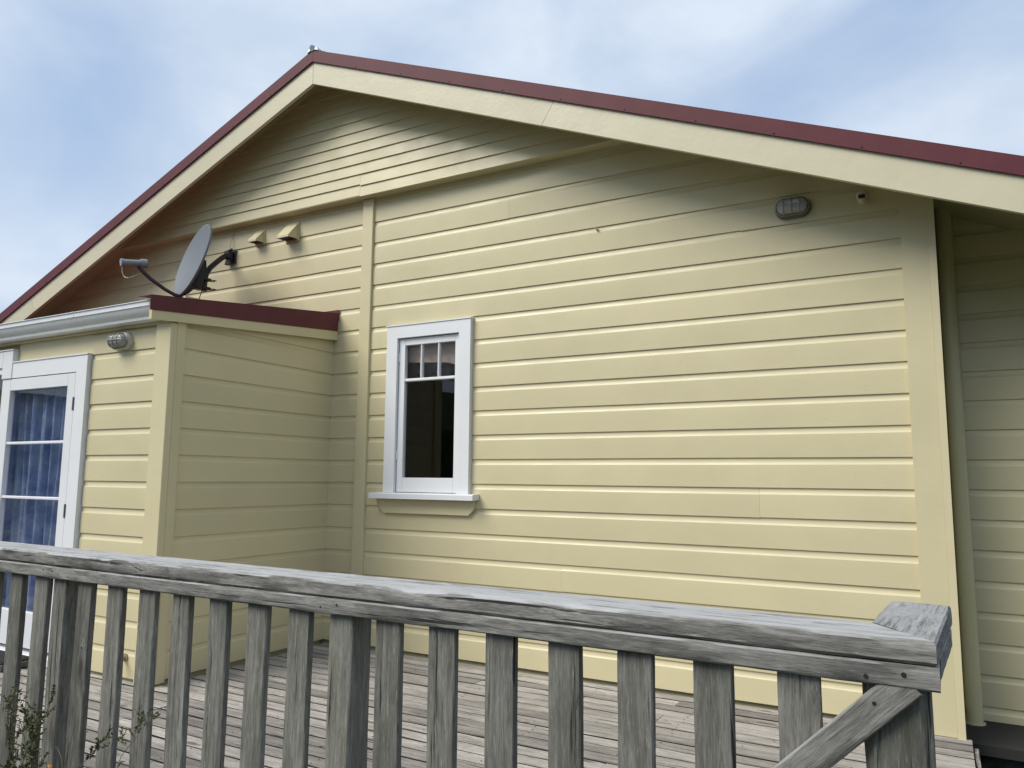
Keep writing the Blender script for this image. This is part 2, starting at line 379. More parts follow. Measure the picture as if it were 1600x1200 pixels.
# unseen dark ring round the horizon, added to darken the window reflection
hb = bmesh.new(); prev = None; rows_ = []
for i in range(181):
    a = 2*math.pi*i/180; n0 = Vector((math.cos(a)*3, math.sin(a)*3, 0)); h = 11 + 4*noise.noise(n0) + 1.6*noise.noise(n0*5) + .7*noise.noise(n0*17)
    rows_.append([hb.verts.new((math.cos(a)*r_, math.sin(a)*r_, z_)) for r_, z_ in ((84, -.9), (88, h*.55), (96, h), (120, h*1.02), (135, -.9))])
for A, B in zip(rows_, rows_[1:]):
    for k in range(4): hb.faces.new((A[k], B[k], B[k+1], A[k+1]))
tag(link('reflection_blocker', hb, 'ground', None), kind='structure')

# ================================================================== HOUSE
AX, SL = -4.196, .3998
ZT, ZM, ZB = 4.4048, 4.3121, 4.1309
SO = .220                                  # the lining sits this far above the barge board's lower edge
def soff(x): return ZB + SO - SL*abs(x-AX)
XL, XR = -9.7, 1.30
house = thing('house', 'cream weatherboard gabled house with burgundy metal roof behind the deck', 'house', (-4, 1, -.45))
house_o = Vector((-4, 1, -.45))
def part_empty(name, parent=house):
    o = bpy.data.objects.new(name, None); C.objects.link(o); o.parent = parent; o.empty_display_size = .1
    o.location = -house_o if parent is house else (0, 0, 0)
    return o
HB = -house_o
def hpart(name, bm, mat, loc=(0, 0, 0), rot=(0, 0, 0), smooth=False):
    return link(name, bm, mat, house, Vector(loc) + HB, rot, smooth)
# --- backing walls, one mesh (with window hole), carrying the boards
WX0, WX1, WZ0, WZ1 = -3.648, -2.900, .945, 2.186        # outer casing of the small window
def ghz(x): return soff(x) + .03
bw = bmesh.new(); y0, y1 = .0245, .12
prism_bm([(XL+.5, -.42), (WX0+.06, -.42), (WX0+.06, ghz(WX0)), (XL+.5, ghz(XL+.5))], y0, y1, 'y', bw)
prism_bm([(WX0+.06, -.42), (WX1-.06, -.42), (WX1-.06, WZ0+.05), (WX0+.06, WZ0+.05)], y0, y1, 'y', bw)
prism_bm([(WX0+.06, WZ1-.06), (WX1-.06, WZ1-.06), (WX1-.06, ghz(WX1)), (WX0+.06, ghz(WX0))], y0, y1, 'y', bw)
prism_bm([(WX1-.06, -.42), (-.03, -.42), (-.03, ghz(-.03)), (WX1-.06, ghz(WX1))], y0, y1, 'y', bw)
wall = hpart('wall', bw, 'backing')
def clipx(z, side):                 # x where the soffit meets height z
    return AX + side*(ZB + SO - z)/SL
XB0, XB1, XC = -3.941, -3.836, -.161
board(wall, clipx(3.20, -1), XB0, -1, 0., top=.033); board(wall, XB1, clipx(3.20, 1), -1, 0., top=.033)
for k in range(0, 20):
    z = zl(k)
    xr = min(XC, clipx(z - .03, 1)); xl = max(-9.1, clipx(z - .03, -1))
    s1 = -1/SL if xr < XC else 0.; s0 = 1/SL if xl > -9.1 else 0.
    # right of the batten
    if k in (6, 7, 8, 9, 10, 11, 12):
        board(wall, XB1, WX0 + .004, k, 0.); 
        board(wall, WX1 - .004, XC, k, 0.)
        if k == 6: board(wall, WX0 + .0045, WX1 - .0045, k, 0., z=WZ1 - .004, top=z + .174 - WZ1)
    elif k == 3:
        board(wall, XB1, -1.013, k, 0.); board(wall, -1.0125, xr, k, 0., z=z - .002, s1=s1)
    elif k in (1, 8, 13, 16):
        jx = {1: -2.62, 8: -1.55, 13: -.95, 16: -2.2}[k]; jx = max(jx, WX1 + .3) if k == 8 else jx
        board(wall, XB1, jx, k, 0.); board(wall, jx + .0008, xr, k, 0., z=z + .0015, s1=s1)
    else: board(wall, XB1, xr, k, 0., s1=s1)
    # left of the batten
    if z > 2.2:
        if k == 4: board(wall, xl, -4.578, k, 0., s0=s0); board(wall, -4.5775, XB0, k, 0., z=z + .002)
        elif k == 2: board(wall, xl, -4.474, k, 0., s0=s0); board(wall, -4.4735, XB0, k, 0., z=z + .003)
        else: board(wall, xl, XB0, k, 0., s0=s0)
    else: board(wall, -4.226, XB0, k, 0.)
link('cover_batten', box_bm(XB0, XB1, -.022, .024, -.178, 3.249, .003), 'cream', wall)
link('corner_board', prism_bm([(XC, -.192), (-.0325, -.192), (-.0325, soff(-.0325) + .006), (XC, soff(XC) + .006)], -.026, .024, 'y'), 'cream', wall)
link('corner_board', prism_bm([(-.032, -.196), (.003, -.196), (.003, soff(.003) + .006), (-.032, soff(-.032) + .006)], -.032, .12, 'y'), 'cream', wall)

# --- flared gable above
gable = hpart('gable_wall', prism_bm([(clipx(3.262, -1), 3.262), (clipx(3.262, 1), 3.262), (AX, ZB + SO + .02)], -.085, .02, 'y'), 'backing')
def lap_bm(Ln, h, sl0, sl1):
    P = [(-.016, 0), (-.004, h + .012), (.006, h + .012), (.0, 0.)]; bm = bmesh.new(); rings = []
    seg = max(2, int(Ln/.4))
    for i in range(seg+1):
        f = i/seg
        rings.append([bm.verts.new((Ln*f + (sl0*(1-f) + sl1*f)*z, y, z + .0008*noise.noise(Vector((Ln*f*1.7, h*99, sl0*3))))) for y, z in P])
    fs = []
    for A, B in zip(rings, rings[1:]):
        for k in range(4): fs.append(bm.faces.new((A[k], B[k], B[(k+1) % 4], A[(k+1) % 4])))
    fs += [bm.faces.new(rings[0]), bm.faces.new(rings[-1][::-1])]; bmesh.ops.recalc_face_normals(bm, faces=fs); return bm
gp = .0905
for i in range(0, 13):
    z = 3.252 + gp*i
    a, b = clipx(z - .01, -1), clipx(z - .01, 1)
    if b - a < .5: break
    if i < 2:
        link('lap_board', lap_bm(-3.9115 - a, gp, 1/SL, 0), 'cream', gable, (a, -.086, z + .004)); link('lap_board', lap_bm(b + 3.911, gp, 0, -1/SL), 'cream', gable, (-3.911, -.086, z - .006))
    else: link('lap_board', lap_bm(b-a, gp, 1/SL, -1/SL), 'cream', gable, (a, -.086, z))
link('flare_soffit', box_bm(clipx(3.26, -1) - .1, clipx(3.26, 1) + .1, -.0995, .0, 3.2505, 3.2615, 0), 'cream', gable)

# --- roof: structure, soffit linings, barge boards, flashings, corrugated sheets
rb = bmesh.new(); OV = .37
for sgn, xe in ((-1, XL), (1, XR)):
    prism_bm([(AX, ZT - .028), (xe, ZT - .028 - SL*abs(xe-AX)), (xe, ZB + SO + .013 - SL*abs(xe-AX)), (AX, ZB + SO + .013)], -OV + .03, 7.6, 'y', rb)
roof = hpart('roof', rb, 'backing')
def sheet_bm(x0, x1, zf, ys, ye, pitch=.076, amp=.009, n=8):
    bm = bmesh.new(); cnt = int(abs(x1-x0)/pitch*n); prev = None
    return bm
# sheets: corrugations run down the slope, so they repeat along Y
for sgn, xe in ((-1, XL - .05), (1, XR + .05)):
    bm = bmesh.new(); ny = int(7.9/.076*6); prev = None
    for j in range(ny+1):
        y = -OV + .02 + j*.076/6; dz = .008*math.cos(2*math.pi*j/6)
        a = bm.verts.new((AX + sgn*.02, y, ZT - .012 + dz)); b = bm.verts.new((xe, y, ZT - .012 + dz - SL*abs(xe-AX)))
        if prev: bm.faces.new((prev[0], prev[1], b, a))
        prev = (a, b)
    link('roof_sheet', bm, 'red', roof, smooth=True)
for sgn, xe, parts in ((-1, XL, [XL, -7.9, AX]), (1, XR, [AX, -2.120, XR])):
    for a, b in zip(parts, parts[1:]):
        def zz(x, base): return base - SL*abs(x-AX)
        # scarfed joint leans with the picture: cut at right angles to the slope
        off = .096 if sgn > 0 else -.096
        ta, tb = (a if a in (AX, xe) else a + off*.5), (b if b in (AX, xe) else b + off*.5)
        ba, bb_ = (a if a in (AX, xe) else a - off*.5), (b if b in (AX, xe) else b - off*.5)
        e = .0016
        poly = [(ta+e, zz(ta, ZM + .01)), (tb-e, zz(tb, ZM + .01)), (bb_-e, zz(bb_, ZB)), (ba+e, zz(ba, ZB))]
        link('barge_board', prism_bm(poly, -OV, -OV + .028, 'y'), 'cream_rough', roof)
    fl = bmesh.new()
    a, b = (XL - .05, AX - .0008) if sgn < 0 else (AX + .0008, XR + .05)
    prism_bm([(a, zz(a, ZT)), (b, zz(b, ZT)), (b, zz(b, ZM)), (a, zz(a, ZM))], -OV - .014, -OV - .011, 'y', fl)
    prism_bm([(a, zz(a, ZT + .003)), (b, zz(b, ZT + .003)), (b, zz(b, ZT - .0005)), (a, zz(a, ZT - .0005))], -OV - .014, -OV + .09, 'y', fl)
    prism_bm([(a, zz(a, ZM + .002)), (b, zz(b, ZM + .002)), (b, zz(b, ZM - .002)), (a, zz(a, ZM - .002))], -OV - .016, -OV - .0015, 'y', fl)
    f = link('barge_flashing', fl, 'red', roof)
    for j in range(1, 12):
        x = AX + sgn*(.43*j + .02)
        if not (XL < x < XR): continue
        s = bmesh.new(); bmesh.ops.create_cone(s, cap_ends=True, segments=8, radius1=.0045, radius2=.003, depth=.004, matrix=Matrix.Rotation(R(90), 4, 'X'))
        link('screw', s, 'dark_metal', roof, (x, -OV - .0165, zz(x, ZM + .012)))
    # soffit lining sheets under the overhang, each following the slope
    ys = [-OV + .0285, -.14, .02] if sgn < 0 else [-OV + .0285, -.14, .02, .625]
    for ya, yb in zip(ys, ys[1:]):
        ya2, yb2 = ya + .0015, yb - .0015
        link('soffit_board', prism_bm([(AX, ZB + SO), (xe, zz(xe, ZB + SO)), (xe, zz(xe, ZB + SO + .012)), (AX, ZB + SO + .012)], ya2, yb2, 'y'), 'soffit', roof)
# ridge cap with lead-grey roll end
rc = bmesh.new(); prev = None
for ang in range(0, 181, 20):
    pass
tube_bm([(AX, -OV - .005, ZT + .016), (AX, 7.5, ZT + .016)], .019, 12, rc)
for sgn in (-1, 1):
    prism_bm([(AX, ZT + .012), (AX + sgn*.115, ZT + .012 - .115*SL), (AX + sgn*.115, ZT + .007 - .115*SL), (AX, ZT + .006)], -OV + .0, 7.5, 'y', rc)
link('ridge_cap', rc, 'red', roof, smooth=False)
re = bmesh.new()
tube_bm([(AX, -OV - .026, ZT + .012), (AX, -OV - .02, ZT + .014), (AX, -OV + .05, ZT + .018)], .024, 12, re)
prism_bm([(AX-.052, ZT - .016), (AX, ZT + .006), (AX+.062, ZT - .018), (AX+.05, ZT + .008), (AX, ZT + .030), (AX-.045, ZT + .008)], -OV - .0215, -OV + .04, 'y', re)
link('ridge_end_cap', re, 'galv', roof)

# --- outer shell that closes the dark interior
sh = bmesh.new()
box_bm(XL+.5, XL+.62, .12, 7, -.42, 2.2, 0, sh); box_bm(XL+.5, XR-.3, 7, 7.12, -.42, 2.0, 0, sh); box_bm(XR-.42, XR-.3, .741, 7, -.42, 2.3, 0, sh)
for xa_, xb_ in ((XL+.5, AX), (AX, XR-.3)):
    prism_bm([(xa_, 1.8), (xb_, 1.8), (xb_, ghz(xb_)), (xa_, ghz(xa_))], 7.0005, 7.119, 'y', sh)
box_bm(XL+.62, XR-.42, .13, 6.99, -.30, -.25, 0, sh)
hpart('wall', sh, 'dark_in', smooth=False).name = 'inner_shell'
# --- return wall and recessed wall on the right
rw = hpart('side_wall', box_bm(-.10, -.0215, .13, .62, -.42, 2.63, 0), 'backing')
for k in range(3, 20):
    board(rw, .121, .598, k, .0025, '+x')
rec = hpart('recessed_wall', prism_bm([(-.02, -.42), (XR-.3, -.42), (XR-.3, ghz(XR-.3)), (-.02, ghz(-.02))], .626, .74, 'y'), 'backing')
for k in range(2, 21):
    z = zl(k); xr = min(XR - .3, clipx(z - .03, 1)); board(rec, .004, xr, k, .6, s1=(-1/SL if xr < XR - .3 and xr > .45 else 0.))

# ------------------------------------------------------------------ small window
cw, ct = .098, .092
win = hpart('window', prism_bm([(WX0, WZ0), (WX0+cw, WZ0), (WX0+cw, WZ1-ct), (WX1-cw, WZ1-ct), (WX1-cw, WZ0), (WX1, WZ0), (WX1, WZ1), (WX0, WZ1)], -.036, .03, 'y'), 'white')
bmr = bmesh.new()
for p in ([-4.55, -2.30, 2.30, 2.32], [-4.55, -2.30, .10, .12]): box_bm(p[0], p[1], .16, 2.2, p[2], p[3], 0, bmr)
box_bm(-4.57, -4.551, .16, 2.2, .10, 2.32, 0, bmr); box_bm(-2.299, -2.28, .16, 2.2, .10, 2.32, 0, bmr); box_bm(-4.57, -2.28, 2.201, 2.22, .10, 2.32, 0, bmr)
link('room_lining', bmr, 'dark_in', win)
link('reflection_panel', prism_bm([(-3.56, 2.10), (-2.99, 2.10), (-2.99, 1.845), (-3.16, 1.90), (-3.56, 1.925)], .075, .079, 'y'), 'reflection_panel', win)  # added panel; its colour stands in for the brownish reflection in the upper panes
link('head_flashing', box_bm(WX0 - .006, WX1 + .006, -.042, .01, WZ1 + .0008, WZ1 + .010, .001), 'white', win)
SX0, SX1, SZ0, SZ1 = WX0 + .104, WX1 - .104, WZ0 + .004, WZ1 - .098
sa = bmesh.new(); yf, yb = -.012, .026
st_ = .052
box_bm(SX0, SX0 + st_, yf, yb, SZ0, SZ1, .002, sa); box_bm(SX1 - st_*.75, SX1, yf, yb, SZ0, SZ1, .002, sa)
box_bm(SX0 + st_ + .0004, SX1 - st_*.75 - .0004, yf + .0004, yb, SZ1 - .05, SZ1 - .0004, .002, sa)
box_bm(SX0 + st_ + .0004, SX1 - st_*.75 - .0004, yf + .0004, yb, SZ0 + .0004, 1.054, .002, sa)
GX0, GX1 = SX0 + st_, SX1 - st_*.75; TZ = 1.764
box_bm(GX0 + .0006, GX1 - .0006, yf + .001, yb, TZ, TZ + .022, .004, sa)
bw_ = (GX1 - GX0 - .028)/3
for i in (1, 2):
    xx = GX0 + i*bw_ + (i-1)*.014; box_bm(xx, xx + .014, yf + .0016, yb, TZ + .0226, SZ1 - .0506, .004, sa)
link('sash', sa, 'white', win)
link('pane', box_bm(GX0 + .001, GX1 - .001, .010, .013, 1.055, TZ - .001, 0), 'glass', win)
for i in range(3):
    xx = GX0 + i*(bw_ + .014); link('pane', box_bm(xx + .0005, xx + bw_ - .0005, .010, .013, TZ + .023, SZ1 - .051, 0), 'rippled', win)
link('window_sill', prism_bm([(-.092, .902), (-.092, .936), (-.085, .941), (-.03, .9445), (.012, .9446), (.012, .905)], WX0 - .088, WX1 + .072, 'x'), 'white', win)
ax0, ax1 = WX0 - .040, WX1 + .040
link('apron', prism_bm([(ax0, .9015), (ax1, .9015), (ax1, .84), (ax1 - .045, .797), (ax0 + .045, .797), (ax0, .84)], -.026, -.001, 'y'), 'cream', win)
for zz_ in (1.95, 1.22):
    link('hinge', box_bm(SX0 - .004, SX0 + .004, -.019, -.0125, zz_ - .035, zz_ + .035, .001), 'white', win)

# ------------------------------------------------------------------ lean-to annex
AXR, AY = -4.2177, -1.4635
AXL = -8.2
ann = part_empty('annex')
DX0, DX1 = -6.03, -5.035          # door frame, outer; second unit lies left of it
DZT = 1.866
ab = bmesh.new()
box_bm(AXL, -6.95, AY + .025, AY + .12, -.42, 2.10, 0, ab)
box_bm(-6.95, DX1 - .06, AY + .025, AY + .12, 1.93, 2.10, 0, ab)
box_bm(DX1 - .06, AXR - .02, AY + .025, AY + .12, -.42, 2.10, 0, ab)
box_bm(-6.95, DX1 - .06, AY + .025, AY + .12, -.42, -.20, 0, ab)
link('annex_wall_frame', ab, 'backing', ann)
# front wall boards
FR = -4.340
for k in range(8, 20): board(ann, DX1 + .012, FR, k, AY)
board(ann, -5.040, FR, 7, AY, z=zl(7))
link('flat_panel', box_bm(-5.94, -5.0405, AY + .002, AY + .024, 1.879, 2.012, .001), 'cream', ann)
link('fascia_board', box_bm(AXL, AXR - .0, AY - .026, AY + .024, 2.0125, 2.118, .002), 'cream', ann)
link('corner_board', box_bm(FR, AXR + .0222, AY - .022, AY + .024, -.188, 2.012, .003), 'cream', ann)
# side wall
asw = bmesh.new()
prism_bm([(AY + .121, -.42), (-.0, -.42), (-.0, 2.25), (AY + .121, 2.06)], AXR - .12, AXR - .0245, 'x', asw)
link('annex_wall_frame', asw, 'backing', ann)
link('corner_board', box_bm(AXR - .024, AXR + .022, AY + .0245, AY + .088, -.188, 2.04, .003), 'cream', ann)
for k in range(6, 20): board(ann, AY + .0885, .010, k, AXR, '+x')
# sloping barge board and flashing of the lean-to
def az(y, base_f): return base_f + (y + 1.645)*(2.344 - 2.146)/1.606
bx = AXR + .048
link('barge_board', prism_bm([(-1.644, az(-1.644, 2.000)), (-.002, az(-.002, 2.000) - .068), (-.002, az(-.002, 2.06) + .01), (-1.644, az(-1.644, 2.06) + .01)], AXR + .0225, bx, 'x'), 'cream', ann)
fl = bmesh.new()
prism_bm([(-1.66, az(-1.66, 2.056)), (-.012, 2.206), (-.012, 2.348), (-1.66, az(-1.66, 2.146))], bx + .001, bx + .0045, 'x', fl)
prism_bm([(-1.66, az(-1.66, 2.1465)), (-.012, 2.3485), (-.012, 2.352), (-1.66, az(-1.66, 2.150))], bx - .12, bx + .0045, 'x', fl)
link('barge_flashing', fl, 'red', ann)
link('apron_flashing', prism_bm([(-8.0, 2.30), (bx + .004, 2.30), (bx + .004, 2.380), (-8.0, 2.380)], -.011, -.0025, 'y'), 'red', ann)
bm = bmesh.new(); n = int((bx - .01 + 8.2)/.076*8); prev = None
for j in range(n+1):
    x = bx - .012 - j*.076/8; dz = .0085*math.cos(2*math.pi*j/8)
    a = bm.verts.new((x, -1.575, az(-1.575, 2.117) + dz)); b = bm.verts.new((x, -.012, az(-.012, 2.128) + dz))
    c = bm.verts.new((x, -1.575, az(-1.575, 2.1155) + dz)); 
    if prev: bm.faces.new((prev[0], prev[1], b, a)); bm.faces.new((prev[2], prev[0], a, c))
    prev = (a, b, c)
link('roof_sheet', bm, 'red', ann, smooth=True)
link('annex_ceiling', prism_bm([(-1.50, 2.075), (-.0, 2.255), (-.0, 2.27), (-1.50, 2.09)], AXL, AXR - .01, 'x'), 'dark_in', ann)
# gutter: quad profile
gy, gz = -1.491, 2.030
prof = [(0, .098), (0, .005), (-.018, 0), (-.050, .0), (-.056, .006), (-.058, .020), (-.072, .030), (-.086, .050), (-.094, .070), (-.098, .076), (-.100, .104), (-.1045, .108), (-.108, .104), (-.108, .100), (-.106, .098), (-.104, .101), (-.1015, .074), (-.097, .066), (-.089, .047), (-.074, .026), (-.062, .018), (-.059, .003), (-.050, -.003), (-.018, -.003), (.0, .002)]
outer = [(-.0, .100), (-.0, .0), (-.048, .0), (-.055, .004), (-.058, .022), (-.066, .027), (-.080, .040), (-.091, .058), (-.097, .074), (-.1035, .077), (-.1045, .107), (-.110, .110), (-.114, .106)]
inner = [(p[0]*.97 - (-.002), p[1]*.97 + .0035) for p in outer]
def gutter(a, b, grow=0.):
    bm = bmesh.new(); cx, cz = -.05, .05
    pf = [((p[0]-cx)*(1+grow) + cx, (p[1]-cz)*(1+grow) + cz) for p in outer]; fs = []
    A = [bm.verts.new((a, gy + p[0], gz + p[1])) for p in pf]; B = [bm.verts.new((b, gy + p[0], gz + p[1])) for p in pf]
    for i in range(len(pf)-1): bm.faces.new((A[i], A[i+1], B[i+1], B[i]))
    geom = bm.faces[:]; bmesh.ops.recalc_face_normals(bm, faces=geom)
    bmesh.ops.solidify(bm, geom=geom, thickness=.0015)
    return bm
g1_ = link('gutter', gutter(AXL, -5.0705), 'gutter', ann); smooth_by_angle(g1_, 40)
g2_ = link('gutter', gutter(-5.0695, AXR + .02), 'gutter', ann); smooth_by_angle(g2_, 40)
g3_ = link('gutter_joiner', gutter(-5.0775, -5.0625, .035), 'gutter', ann); smooth_by_angle(g3_, 40)
link('gutter_stop_end', prism_bm([(gy + p[0], gz + p[1]) for p in outer], AXR + .0202, AXR + .0217, 'x'), 'gutter', ann)
# --- glazed door
door = thing('x', 'x', 'x'); bpy.data.objects.remove(door)
fy = AY - .026
dfr = bmesh.new()
prism_bm([(DX1 - .118, -.178), (DX1, -.178), (DX1, DZT), (-5.949, DZT), (-5.949, DZT - .112), (DX1 - .118, DZT - .112)], fy - .006, AY + .04, 'y', dfr)
door = hpart('door_frame', dfr, 'white')
link('head_flashing', box_bm(-5.949, DX1 + .006, fy - .012, AY, DZT + .0008, DZT + .010, .001), 'white', door)
lx0, lx1, lz0, lz1 = -6.074, DX1 - .124, -.110, 1.748
leaf = bmesh.new(); ly0, ly1 = fy - .004, fy + .036
gx0, gx1 = -5.962, -5.246
box_bm(lx0, gx0, ly0, ly1, lz0, lz1, .002, leaf); box_bm(gx1, lx1, ly0, ly1, lz0, lz1, .002, leaf)
box_bm(gx0 + .0004, gx1 - .0004, ly0 + .0004, ly1, 1.662, lz1 - .0004, .002, leaf)
box_bm(gx0 + .0004, gx1 - .0004, ly0 + .0004, ly1, lz0 + .0004, .122, .002, leaf)
dp = hpart('door', leaf, 'white')
gh = (1.662 - .122)/4
for i in range(1, 4):
    z = .122 + gh*i; link('glazing_bar', box_bm(gx0 + .0006, gx1 - .0006, ly0 + .004, ly0 + .030, z - .010, z + .010, .004), 'white', dp)
for i in range(4):
    z = .122 + gh*i; link('pane', box_bm(gx0 + .001, gx1 - .001, ly0 + .031, ly0 + .034, z + .0005, z + gh - .0005, 0), 'glass', dp)
for z in (1.535, .815, .05):
    link('hinge', box_bm(lx1 - .004, lx1 + .010, ly0 - .008, ly0 + .001, z - .045, z + .045, .001), 'steel', dp)
link('door_sill', box_bm(-6.9, DX1 + .01, fy - .035, AY + .06, -.192, -.1785 + .04, .004), 'white', door)
# --- taller unit at the left edge, its opening dark
u = bmesh.new()
box_bm(-6.080, -5.9495, fy - .012, AY + .04, lz1 + .003, 1.960, .003, u)
box_bm(-6.95, -6.0805, fy - .0115, AY + .04, 1.835, 1.9595, .003, u)
box_bm(-6.95, -6.84, fy - .011, AY + .04, -.137, 1.8345, .003, u)
un = hpart('window', u, 'white')
link('head_flashing', box_bm(-6.956, -5.944, fy - .018, AY, 1.961, 1.970, .001), 'white', un)
link('pane', box_bm(-6.8395, -6.0805, fy + .012, fy + .015, -.137, 1.8345, 0), 'glass', un)
link('sash', box_bm(-6.8395, -6.0805, fy + .0005, fy + .03, 1.790, 1.8342, .002), 'white', un)

# --- downpipe
dpb = bmesh.new(); tube_bm([(.053, .515, -.30), (.053, .515, 2.70)], .043, 20, dpb)
dpo = hpart('downpipe', dpb, 'cream_pipe', smooth=False); smooth_by_angle(dpo)
cb = bmesh.new(); tube_bm([(.053, .515, -.345), (.053, .515, -.245)], .0485, 20, cb); tube_bm([(.053, .515, -.252), (.053, .515, -.243)], .0535, 20, cb)
smooth_by_angle(link('pipe_collar', cb, 'cream_pipe', dpo))
cb = bmesh.new(); tube_bm([(.053, .515, -.346), (.053, .515, -.40), (.045, .50, -.47)], .040, 16, cb)
smooth_by_angle(link('drain_stub', cb, 'pvc', dpo))

# ================================================================== CURTAIN (hangs behind the door glass)
cv = bmesh.new(); nx, nz = 220, 24; cols = []
for j in range(nz+1):
    row = []
    for i in range(nx+1):
        f = i/nx; x = -6.17 + f*.93; z = .05 + (1.64)*j/nz; q = j/nz
        ph = f*96 + 4*noise.noise(Vector((f*5, 1.2, q*.5))); ph2 = f*41 + 2.4*noise.noise(Vector((f*7, 7.7, q*.8)))
        yy = .022*math.sin(ph)*(1 - .45*(1-q)) + .030*math.sin(ph2)*(.6 + .4*(1-q)) + .006*math.sin(f*230)*q
        row.append(cv.verts.new((x, yy, z)))
    cols.append(row)
for j in range(nz):
    for i in range(nx): cv.faces.new((cols[j][i], cols[j][i+1], cols[j+1][i+1], cols[j+1][i]))
bmesh.ops.solidify(cv, geom=cv.faces[:], thickness=.0008)
cu = link('curtain', cv, 'curtain', None, (0, -1.378, 0), smooth=True)
tag(cu, 'gathered blue floral curtain hanging behind the glazed door', 'curtain')

# ================================================================== SATELLITE DISH
dish = thing('satellite_dish', 'grey satellite dish on a bent dark arm above the lean-to roof', 'satellite dish', (-5.45, -.02, 2.98))
DO = Vector((-5.45, -.02, 2.98))
dc = Vector((-5.344, -.5, 2.826)); dn = Vector((-.3175, -.9119, .26)).normalized()
da = dn.cross(Vector((0, 0, 1))).normalized(); db = da.cross(dn)
frame = Matrix((da, db, dn)).transposed().to_4x4(); frame.translation = dc - DO
bm = bmesh.new(); rr, ra_, dep = .302, .318, .048
prof = [(0., -dep)] + [(t, -dep + dep*t*t) for t in (.15, .3, .45, .6, .75, .88, .97)] + [(1., 0.), (1.022, -.001), (1.03, -.010), (1.022, -.018), (.97, -.010)] + [(t, -dep - .006 + dep*t*t) for t in (.88, .7, .5, .3, .12)] + [(0., -dep - .006)]
seg = 56; rings = []
for (t_, z_) in prof[1:-1]:
    rings.append([bm.verts.new(frame @ Vector((rr*t_*math.cos(2*math.pi*k/seg), ra_*t_*math.sin(2*math.pi*k/seg), z_))) for k in range(seg)])
c0 = bm.verts.new(frame @ Vector((0, 0, -dep))); c1 = bm.verts.new(frame @ Vector((0, 0, -dep - .006)))
for A, B in zip(rings, rings[1:]):
    for k in range(seg): bm.faces.new((A[k], A[(k+1) % seg], B[(k+1) % seg], B[k]))
for k in range(seg): bm.faces.new((c0, rings[0][(k+1) % seg], rings[0][k])); bm.faces.new((c1, rings[-1][k], rings[-1][(k+1) % seg]))
bmesh.ops.recalc_face_normals(bm, faces=bm.faces[:])
smooth_by_angle(link('reflector', bm, 'dish', dish), 50)
def dl(a, b, n): return frame @ Vector((a, b, n))
# back bracket: ribbed wedge plate behind the lower half
bm = bmesh.new()
for sx in (-1, 1):
    A = [dl(sx*.052, -.30, -.02), dl(sx*.052, .03, -.065), dl(sx*.045, .03, -.10), dl(sx*.045, -.10, -.15), dl(sx*.045, -.30, -.055)]
    B = [p + (frame.to_3x3() @ Vector((.006*-sx, 0, 0))) for p in A]
    va = [bm.verts.new(p) for p in A]; vb = [bm.verts.new(p) for p in B]
    bm.faces.new(va); bm.faces.new(vb[::-1])
    for i in range(5): bm.faces.new((va[i], vb[i], vb[(i+1) % 5], va[(i+1) % 5]))
A = [dl(-.045, .03, -.072), dl(.045, .03, -.072), dl(.045, -.22, -.062), dl(-.045, -.22, -.062)]
B = [p + frame.to_3x3() @ Vector((0, 0, -.02)) for p in A]; va = [bm.verts.new(p) for p in A]; vb = [bm.verts.new(p) for p in B]
bm.faces.new(va); bm.faces.new(vb[::-1])
for i in range(4): bm.faces.new((va[i], vb[i], vb[(i+1) % 4], va[(i+1) % 4]))
bmesh.ops.recalc_face_normals(bm, faces=bm.faces[:])
link('back_bracket', bm, 'dark_metal', dish)
# mast from the wall
mast = [Vector((-5.452, -.045, 3.005)), Vector((-5.438, -.12, 2.955)), Vector((-5.42, -.20, 2.885)), Vector((-5.398, -.275, 2.815)), Vector((-5.385, -.315, 2.76)), Vector((-5.38, -.33, 2.70)), Vector((-5.38, -.335, 2.60))]
smooth_by_angle(link('mast', tube_bm([p - DO for p in mast], .023, 14), 'dark_metal', dish))
bm = bmesh.new()
for zz_ in (2.70, 2.625):
    box_bm(-5.415, -5.345, -.375, -.29, zz_ - .012, zz_ + .012, .003, bm)
    tube_bm([(-5.40, -.30, zz_), (-5.37, -.245, zz_)], .004, 6, bm); tube_bm([(-5.355, -.31, zz_), (-5.325, -.255, zz_)], .004, 6, bm)
    tube_bm([(-5.345, -.27, zz_), (-5.339, -.26, zz_)], .008, 6, bm)
box_bm(-5.41, -5.35, -.43, -.36, 2.60, 2.72, .004, bm)
bmesh.ops.translate(bm, verts=bm.verts[:], vec=-DO)
link('mast_clamp', bm, 'dark_metal', dish)
bm = bmesh.new(); box_bm(-5.50, -5.395, -.016, -.001, 2.93, 3.055, .003, bm)
box_bm(-5.478, -5.418, -.075, -.016, 2.965, 3.035, .006, bm)
prism_bm([(-5.49, 2.915), (-5.42, 2.925), (-5.43, 2.975), (-5.475, 2.975)], -.05, -.017, 'y', bm)
tube_bm([(-5.40, -.05, 3.045), (-5.46, -.065, 3.025)], .012, 8, bm)
bmesh.ops.translate(bm, verts=bm.verts[:], vec=-DO); link('wall_bracket', bm, 'dark_metal', dish)
